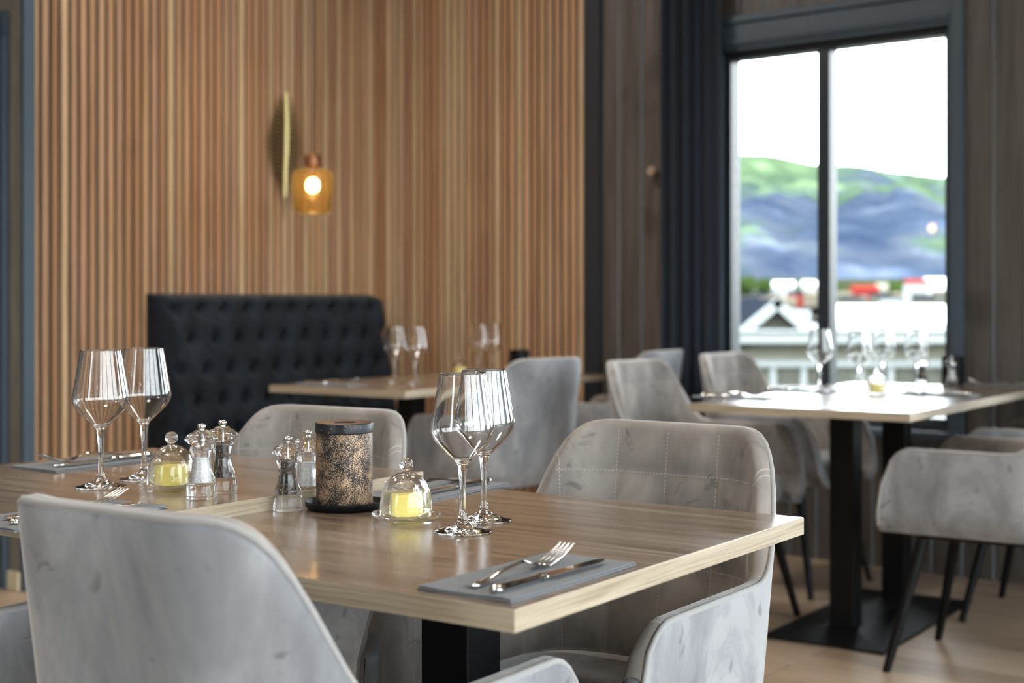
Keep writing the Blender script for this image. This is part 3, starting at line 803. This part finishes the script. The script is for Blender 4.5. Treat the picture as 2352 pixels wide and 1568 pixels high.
# lantern and tray
lx, ly = P(791, 1167, ZT)
lant = empty('candle_lantern', (lx, ly, ZT+.0043)); tag(lant, 'cylindrical candle lantern in mottled copper and black on a black tray', 'lantern')
MB().lathe([(0, 0), (.0432, 0), (.0435, .001), (.0435, .112), (.0430, .113), (0, .113)], 72).build('lantern_body', M['mottle'], lant)
MB().lathe([(0, .1132), (.0437, .1132), (.0446, .114), (.0446, .1275), (.0440, .1285), (.0432, .1288), (.0180, .1283), (.0170, .1262), (0, .1260)], 72).build('lid', [M['lid'], M['rusttop'], M['darkhole']], lant)
lid = kids(lant)[1]
for p in lid.data.polygons:
    c = p.center
    rr = math.hypot(c.x, c.y)
    if c.z > .1278 and rr < .0438: p.material_index = 1
    if c.z > .12 and rr < .0176: p.material_index = 2
mb = MB().lathe([(0, 0), (.052, 0), (.0575, .002), (.0598, .006), (.0602, .0115), (.0590, .0125), (.0575, .0110), (.0555, .0065), (.052, .0042), (0, .004)], 72)
tr = mb.build('tray', M['black'], autos=50); place(tr, lx, ly, ZT+.0002, 0); tag(tr, 'round black metal tray under the copper lantern', 'tray')

# napkin, fork, knife
def make_napkin():
    mb = MB(); L, W = .262, .128
    for i, (o1, zz) in enumerate(((0, 0), (.0018, .0022))):
        def fn(t, v, o1=o1, zz=zz):
            x = (t-.5)*(W-o1*2); y = (v-.5)*(L-o1)
            wv = .0006*math.sin(t*9+v*5)+.0010*max(0, (1-v*6))*math.sin(t*7+2)*(1 if i else .3)
            return (x, y, zz+max(0, wv))
        top = lambda t, v, fn=fn: (fn(t, v)[0], fn(t, v)[1], fn(t, v)[2]+.0018)
        mb.grid(fn, 14, 22); mb.grid(top, 14, 22)
        for a in (0, 1):
            mb.grid(lambda t, v, a=a: (fn(a, t) if v == 0 else top(a, t)), 22, 1); mb.grid(lambda t, v, a=a: (fn(t, a) if v == 0 else top(t, a)), 14, 1)
    return mb.build('napkin', M['napkin'], autos=30)
def make_fork():
    # along +y from handle end to tines, z up; curved like a table fork
    mb = MB(); n = 40; L = .150
    wf = [(0, .0052), (.06, .0088), (.14, .0082), (.25, .0058), (.45, .0038), (.65, .0030), (.78, .0032), (.88, .0070), (.94, .0105), (1, .0122)]
    zf = [(0, .0022), (.15, .0028), (.45, .0095), (.68, .0125), (.82, .0085), (.93, .0035), (1, .0028)]
    vs = []; tk = .0016
    for i in range(n+1):
        t = i/n; y = -.105+L*t; w_ = interp(wf, t); z = interp(zf, t); cr_ = .0012 if t < .8 else -.0008
        th = .0014 if t < .85 else .0010
        ring = [(-w_, y, z), (-w_*.55, y, z+th*.8+cr_*.5), (0, y, z+th+cr_), (w_*.55, y, z+th*.8+cr_*.5), (w_, y, z), (w_*.5, y, z-th*.6), (0, y, z-th*.8), (-w_*.5, y, z-th*.6)]
        vs += ring
    fs = [(i*8+k, i*8+(k+1) % 8, (i+1)*8+(k+1) % 8, (i+1)*8+k) for i in range(n) for k in range(8)]+[tuple(range(8)), tuple(n*8+k for k in range(8))]
    mb.add(vs, fs)
    for k in range(4):
        x0 = (-1.5+k)*.0064; pts = []
        for j in range(9):
            t = j/8; pts.append((x0*(1-.05*t), .043+.058*t, .0028+.006*t+.012*t*t))
        mb.tube(pts, [.0017]*6+[.0015, .0012, .0007], 8)
    return mb.build('fork', M['steel'], autos=60)
def make_knife():
    root = empty('table_knife')
    h = MB(); n = 30; vs = []
    wf = [(0, .004), (.04, .0085), (.12, .0095), (.25, .0080), (.6, .0062), (.86, .0058), (.93, .0075), (.97, .0062), (1, .0064)]
    for i in range(n+1):
        t = i/n; y = -.115+.100*t; w_ = interp(wf, t)
        if .80 < t < .97: w_ *= 1+.13*math.sin((t-.8)/.17*PI*6)
        for k in range(10):
            a = 2*PI*k/10; vs.append((w_*math.cos(a), y, .0048+w_*.62*math.sin(a)*(.9)))
    fs = [(i*10+k, i*10+(k+1) % 10, (i+1)*10+(k+1) % 10, (i+1)*10+k) for i in range(n) for k in range(10)]+[tuple(range(10)), tuple(n*10+k for k in range(10))]
    h.add(vs, fs); h.build('knife_handle', M['steel'], root, autos=50)
    b_ = MB(); n = 20; vs = []
    for i in range(n+1):
        t = i/n; y = -.015+.125*t
        e0 = -.0075+(.006*max(0, (t-.86)/.14)**2); e1 = .0085*(1-max(0, (t-.78)/.22)**2.2)+(-.0002)
        if t < .04: e0, e1 = -.005, .005
        vs += [(e0, y, .0042), (e0, y, .0056), (e1, y, .0053), (e1, y, .0047)]
    fs = [(i*4+k, i*4+(k+1) % 4, (i+1)*4+(k+1) % 4, (i+1)*4+k) for i in range(n) for k in range(4)]+[(0, 1, 2, 3), tuple(n*4+k for k in range(4))]
    b_.add(vs, fs); b_.build('blade', M['steel'], root, autos=50)
    return root
nk = make_napkin(); fk = make_fork(); kn = make_knife()
def setting(x, y, z, rz, where, full=True, flip=False, fork=True, knife=True, fo=(-.025, .0), ko=(.022, .0), fr=0.0, kr=0.0):
    inst(nk, x, y, z+.0002, rz, 'folded grey napkin '+where, 'napkin', 'folded grey napkins')
    ca, sa = math.cos(rz), math.sin(rz)
    def off(d): return (x+d[0]*ca-d[1]*sa, y+d[0]*sa+d[1]*ca)
    if fork:
        fx, fy = off(fo); inst(fk, fx, fy, z+.0048, rz+fr, 'steel fork on the napkin '+where, 'fork', 'steel forks')
    if knife:
        fx, fy = off(ko); inst(kn, fx, fy, z+.0044, rz+kr, 'steel knife on the napkin '+where, 'knife', 'steel knives')
def mid(*pp):
    a = [Vector(P(*q)) for q in pp]; s_ = Vector((0, 0))
    for v in a: s_ += v
    return s_/len(a)
# near table, right front corner
c = mid((962, 1352, ZT), (1174, 1387, ZT), (1458, 1300, ZT))  # three corners
pA, pB_, pC_ = Vector(P(964, 1352, ZT)), Vector(P(1176, 1387, ZT)), Vector(P(1457, 1301, ZT))
c = (pA+pC_)/2; rz = math.atan2(-(pC_-pB_).x, (pC_-pB_).y)
setting(c.x, c.y, ZT, rz, 'at the front corner of the near table', fo=(-.010, -.004), ko=(.034, -.006), fr=.03, kr=-.02)
# near table back edge, behind the dome
c = Vector(P(1000, 1128, ZT))
setting(c.x, c.y, ZT, FmB+.02, 'at the back edge of the near table behind the dome', fo=(.02, 0), ko=(-.03, .0))
# left table front
c = Vector(P(148, 1185, Z2))
setting(c.x, c.y, Z2, FB+.02, 'at the front of the left table behind the nearest chair', fo=(-.012, .016), ko=(.034, .0))
# left table back edge
c = Vector(P(213, 1064, Z2))
setting(c.x, c.y, Z2, FmB, 'at the back edge of the left table by the slats', fo=(.02, 0), ko=(-.03, 0))
# window table (people sit along its long sides)
for px, py, rz_, wh in ((1690, 914, FmA, 'at the near left corner of the window table'), (1838, 898, FmA, 'at the far left side of the window table'),
                   (2150, 908, FA, 'at the near right side of the window table'), (2292, 886, FA, 'at the far right end of the window table')):
    c = P(px, py, ZT); setting(c[0], c[1], ZT, rz_, wh)
c = P(762, 884, ZT); setting(c[0], c[1], ZT, FA+PI, 'at the front left of the table by the sofa')
c = P(1005, 868, ZT); 
# dark holders
def holder(px, py, label):
    x, y = P(px, py, ZT)
    mb = MB().lathe([(0, 0), (.038, 0), (.040, .002), (.040, .108), (.038, .110), (.036, .108), (.036, .004), (0, .004)], 40)
    o = mb.build('candle_holder', M['black']); place(o, x, y, ZT+.0003, 0); tag(o, label, 'candle holder')
holder(1193, 862, 'small black cylindrical candle holder on the table by the sofa')
holder(2188, 884.5, 'black cylindrical candle holder behind the salt mill on the window table')

# ------------------------------------------------------------------ outside
def ext(name, mats, mb, kind=None, **kw):
    o = mb.build(name, mats, **kw)
    return o
m, nt, b = newmat('meadow'); n1 = noisen(nt, .05, None, 6, .6)
lk(nt, ramp(nt, n1, [(.35, rgb('#1c2416')), (.55, rgb('#2f3325')), (.7, rgb('#363930'))]), b.inputs['Base Color']); b.inputs['Roughness'].default_value = 1
M['meadow'] = m
def gz(y):  # ground height by distance
    return -3.2 if y < 60 else (-3.2+(y-60)/440*12 if y < 500 else 8.8)
mb = MB(); ys = [6.9, 30, 60, 150, 300, 500, 700]
mb.grid(lambda t, v: (-900+1900*t, 8+v*692, gz(8+v*692)-.0), 12, 60)
g1 = mb.build('ground_outside', M['meadow'], autos=False); struct(g1)
g2 = MB().box(-200, 200, -200, 8, -3.4, -3.2).build('ground_near', M['meadow'], smooth=False); struct(g2)
# mountain: ridge silhouette measured at the window
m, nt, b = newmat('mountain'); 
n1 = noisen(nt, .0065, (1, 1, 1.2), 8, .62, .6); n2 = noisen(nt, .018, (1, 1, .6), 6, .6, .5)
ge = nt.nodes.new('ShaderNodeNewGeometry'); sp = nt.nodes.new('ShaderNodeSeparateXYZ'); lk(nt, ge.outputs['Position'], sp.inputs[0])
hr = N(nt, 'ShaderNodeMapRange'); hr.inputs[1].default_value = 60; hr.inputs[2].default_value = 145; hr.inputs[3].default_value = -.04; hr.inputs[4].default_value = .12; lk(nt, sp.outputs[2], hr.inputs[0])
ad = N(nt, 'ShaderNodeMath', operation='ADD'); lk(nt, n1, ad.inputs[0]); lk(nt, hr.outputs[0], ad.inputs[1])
col = ramp(nt, ad.outputs[0], [(.38, rgb('#2b3441')), (.46, rgb('#3a3f48')), (.51, rgb('#33403a')), (.58, rgb('#3c4a36'))])  # blue-grey rock tones have the distance haze painted into the colour
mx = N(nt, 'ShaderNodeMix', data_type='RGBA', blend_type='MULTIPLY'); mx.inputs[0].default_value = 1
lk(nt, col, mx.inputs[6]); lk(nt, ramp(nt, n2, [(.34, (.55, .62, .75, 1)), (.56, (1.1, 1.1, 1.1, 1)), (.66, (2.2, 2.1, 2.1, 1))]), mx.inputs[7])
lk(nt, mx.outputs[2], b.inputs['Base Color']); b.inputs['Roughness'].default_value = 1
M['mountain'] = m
def ridge(px): return interp([(600, .07), (1200, .095), (1500, .104), (1685, .1037), (1760, .1028), (1880, .0958), (1960, .0955), (2060, .0905), (2170, .0868), (2350, .080), (2800, .06), (3400, .04)], px)
mb = MB()
def mfn(t, v):
    px = 300+t*3400; D = 700+900*v
    zt_ = ridge(px)*1600
    n_ = noise.fractal(Vector((px*.006, v*3, 1.3)), 1, 2, 5)
    n3 = noise.fractal(Vector((px*.02, v*2, 7.3)), 1, 2, 4)
    z = 8+(zt_-7)*(v**.8)+(n_*16+n3*7)*math.sin(PI*v)
    D += n3*30*math.sin(PI*v)
    return ((px-CX)/F*D, D, CAMZ+z if v > 0 else 0)
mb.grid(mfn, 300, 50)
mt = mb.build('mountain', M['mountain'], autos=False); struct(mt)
# rows: second wall behind ridge is not visible
M['cream'] = plain('cream_cladding', rgb('#77766a'), .8)
M['wtrim'] = plain('white_trim', rgb('#858a8a'), .6)
M['roofdark'] = plain('dark_slate_roof', rgb('#1c2027'), .7)
M['roofwhite'] = plain('white_membrane_roof', rgb('#d8dadb'), .7)
M['red'] = plain('red_cladding', rgb('#6a2722'), .8)
M['dglass'] = plain('dark_house_window', rgb('#30383c'), .2)
M['tree'] = plain('tree_green', rgb('#29361a'), 1)
M['rail'] = plain('greyish_panel', rgb('#4e4e48'), .8)
for k_ in ('cream', 'wtrim', 'roofdark', 'roofwhite', 'red', 'tree', 'rail', 'meadow', 'mountain'):
    M[k_].node_tree.nodes['Principled BSDF'].inputs['Specular IOR Level'].default_value = 0
def hx(px, D): return (px-CX)/F*D
def hz(y, D): return CAMZ+(HOR-y)/F*D
# near cream house with dark gabled roof
h1 = empty('house', (0, 0, 0)); tag(h1, 'cream house with white eaves and a dark gabled roof just outside the window', 'house')
D = 20.0
MB().box(hx(1500, D), hx(2420, D), D, D+7, -3.2, hz(788, D)).build('house_wall', M['cream'], h1, smooth=False)
MB().box(hx(1480, D), hx(2440, D), D-.45, D+7.2, hz(790, D-.45), hz(764, D-.45)).build('eaves', M['wtrim'], h1, smooth=False, bevel=.03)
MB().box(hx(1480, D), hx(2440, D), D-.5, D-.4, hz(764, D-.45), hz(757, D-.45)).build('gutter', M['wtrim'], h1, smooth=False, bevel=.02)
mb = MB()
for px in (1700, 1775, 1845, 1900, 1975, 2045, 2110, 2170): mb.box(hx(px-6, D-.05), hx(px+6, D-.05), D-.09, D, -3.2, hz(838, D))
mb.build('posts', M['wtrim'], h1, smooth=False)
MB().box(hx(1500, D), hx(2420, D), D-.12, D-.002, hz(842, D), hz(826, D)).build('beam', M['wtrim'], h1, smooth=False)
MB().box(hx(1500, D), hx(2420, D), D-.16, D-.125, hz(905, D), hz(885, D)).build('handrail', M['wtrim'], h1, smooth=False)
for px in (1705, 1780, 1850, 1905, 1985, 2050, 2115):
    MB().box(hx(px+9, D), hx(px+50, D), D-.03, D-.002, hz(884, D), hz(850, D)).build('house_panel', M['rail'], h1, smooth=False)
mb = MB().box(hx(1697, D), hx(1722, D), D-.03, D-.001, hz(801, D), hz(793, D)); mb.build('vent', M['rail'], h1, smooth=False)
# dark roof, ridge along x, with a small gable facing us
z0, z1 = hz(762, D), hz(682, D+3.2)
x0, x1 = hx(1400, D), hx(1742, D+3)
mb = MB(); mb.add([(x0, D-.3, z0), (hx(1870, D), D-.3, z0), (hx(1742, D+3.2), D+3.2, z1), (x0, D+3.2, z1), (x0, D+7, z0), (hx(1870, D), D+7, z0)], [(0, 1, 2, 3), (2, 5, 4, 3), (1, 5, 2)])
mb.build('roof', M['roofdark'], h1, smooth=False)
gx, gz1 = hx(1774, D), hz(686, D)
gl, gr, gb = hx(1700, D), hx(1842, D), hz(757, D)
mb = MB(); mb.add([(gl, D-.35, gb), (gr, D-.35, gb), (gx, D-.35, gz1), (gl, D+3, gb), (gr, D+3, gb), (gx, D+3, gz1)], [(0, 2, 5, 3), (2, 1, 4, 5)])
mb.build('gable_roof', M['roofdark'], h1, smooth=False)
mb = MB(); mb.add([(gl+.1, D-.2, gb), (gr-.1, D-.2, gb), (gx, D-.2, gz1-.1)], [(0, 1, 2)]); mb.build('gable_wall', M['rail'], h1, smooth=False)
def bar(mb, a, b_, w_, d0, d1):
    a = Vector(a); b_ = Vector(b_); t = (b_-a).normalized(); n_ = Vector((-t.y, t.x))*w_
    q = [a, b_, b_-n_, a-n_]
    mb.add([(p.x, y, p.y) for y in (d0, d1) for p in q], [(0, 1, 2, 3), (4, 7, 6, 5), (0, 4, 5, 1), (1, 5, 6, 2), (2, 6, 7, 3), (3, 7, 4, 0)])
mb = MB(); bar(mb, (gl-.1, gb), (gx, gz1+.02), .13, D-.42, D-.36); bar(mb, (gx, gz1+.02), (gr+.1, gb), .13, D-.42, D-.36)
mb.build('bargeboard', M['wtrim'], h1, smooth=False)
# glazed dormer to the right of the gable
MB().box(hx(1828, 23.5), hx(1862, 23.5), 23.5, 25, hz(760, 23.5), hz(712, 23.5)).build('roof_box', M['wtrim'], h1, smooth=False)
# white roofed building
h2 = empty('building'); tag(h2, 'low building with a wide white roof seen in the right window pane', 'building')
D = 34.0
mb = MB(); mb.add([(hx(1926, D), D, hz(744, D)), (hx(2500, D), D, hz(744, D)), (hx(2500, D+9), D+9, hz(700, D+9)), (hx(1915, D+9), D+9, hz(700, D+9)), (hx(1926, D), D+18, hz(744, D)), (hx(2500, D), D+18, hz(744, D))], [(0, 1, 2, 3), (3, 2, 5, 4)])
mb.build('roof', M['roofwhite'], h2, smooth=False)
MB().box(hx(1935, D), hx(2490, D), D+.3, D+17.5, -3.2, hz(748, D)-.05).build('building_wall', M['roofdark'], h2, smooth=False)
# town houses and trees
def townhouse(px, D, wpx, ytop, yeave, wall, roof, label):
    h = empty('town_house', (hx(px, D), D, 0)); tag(h, label, 'house', 'houses of the far town')
    w_ = wpx/F*D/2; zb_ = gz(D)-.3; ze = hz(yeave, D); zt_ = hz(ytop, D); dd = w_*.7
    MB().box(-w_, w_, -dd, dd, zb_, ze).build('house_wall', wall, h, smooth=False)
    mb = MB(); mb.add([(-w_*1.05, -dd*1.1, ze), (w_*1.05, -dd*1.1, ze), (w_*1.05, dd*1.1, ze), (-w_*1.05, dd*1.1, ze), (-w_*1.05, 0, zt_), (w_*1.05, 0, zt_)], [(0, 1, 5, 4), (2, 3, 4, 5), (0, 4, 3), (1, 2, 5)])
    mb.build('roof', roof, h, smooth=False)
    for k in (-.5, .5): MB().box(k*w_-w_*.15, k*w_+w_*.15, -dd-.05, -dd-.001, zb_+(ze-zb_)*.45, zb_+(ze-zb_)*.8).build('window', M['dglass'], h, smooth=False)
W_, R_, RD = M['wtrim'], M['red'], M['roofdark']
lst = [(1800, 150, 46, 646, 656, W_, M['roofwhite'], 'white house with pale roof left of the mullion in the far town'),
       (1858, 160, 30, 645, 656, W_, M['roofwhite'], 'white house right against the mullion in the far town'),
       (1835, 120, 50, 668, 676, R_, RD, 'low red house below the white ones left of the mullion'),
       (1765, 120, 44, 672, 682, M['rail'], RD, 'grey house above the dark gable in the far town'),
       (1985, 150, 60, 655, 664, R_, R_, 'long red house right of the mullion in the far town'),
       (2025, 180, 26, 650, 660, M['cream'], M['cream'], 'cream house beside the long red one in the far town'),
       (2105, 130, 50, 641, 652, W_, R_, 'white house with a red roof at right in the far town'),
       (2155, 135, 60, 638, 660, M['roofwhite'], M['roofwhite'], 'large white hall at the right edge of the window'),
       (1955, 100, 44, 680, 686, M['rail'], RD, 'grey low house just above the white roof at left'),
       (2045, 95, 40, 679, 686, W_, RD, 'white low house just above the white roof in the middle'),
       (2120, 95, 46, 676, 686, M['rail'], RD, 'grey low house just above the white roof at right')]
for a in lst: townhouse(*a)
random.seed(21)
wh = ['under the mountain foot', 'low on the shore', 'among the trees', 'behind the white roof']
M['beige'] = plain('beige_cladding', rgb('#5f594e'), .9, Specular_IOR_Level=0)
for k in range(12):
    px = 1690+k*42+random.randint(-8, 8); D = random.uniform(98, 145); yt = random.uniform(664, 682)
    side = 'left' if px < 1885 else 'right'
    townhouse(px, D, random.uniform(26, 40), yt, yt+6, random.choice([M['beige'], M['rail'], M['wtrim'], M['beige']]), random.choice([M['rail'], M['roofdark'], M['beige']]),
              'small muted town house, number %s from the left in the row above the near roofs' % ['one', 'two', 'three', 'four', 'five', 'six', 'seven', 'eight', 'nine', 'ten', 'eleven', 'twelve'][k])
def bush(px, D, ytop, wpx, label):
    t = empty('tree', (hx(px, D), D, gz(D))); tag(t, label, 'tree', 'trees of the far town')
    h_ = hz(ytop, D)-gz(D); w_ = wpx/F*D/2
    mb = MB()
    for k in range(9):
        a = random.random()*6.28; r_ = random.random()*.55
        mb.sphere((math.cos(a)*w_*r_, math.sin(a)*w_*r_, h_*(.62+.2*random.random())-w_*.0), min(w_*.5, h_*.3), 10, 7)
    mb.v = [tuple(Vector(v)*(1+.12*noise.noise(Vector(v)*1.7))) for v in mb.v]
    mb.build('crown', M['tree'], t)
    MB().tube([(0, 0, -.2), (0, 0, h_*.6)], [.25, .15], 8).build('trunk', plain('bark', rgb('#3b3126'), .9), t)
for a in ((1712, 170, 632, 60, 'round tree at the left edge of the window in the far town'), (1752, 175, 636, 50, 'tree left of the white houses in the far town'),
          (1832, 175, 648, 34, 'small tree between the two white houses'), (1940, 165, 655, 30, 'tree just right of the mullion in the far town'),
          (2060, 170, 646, 50, 'tree between the cream and the red-roofed house'), (2084, 175, 640, 44, 'tree left of the red-roofed house in the far town'),
          (1895, 110, 668, 40, 'tree behind the mullion in the far town')): bush(*a)
# unused prototypes never exist: every prototype is placed
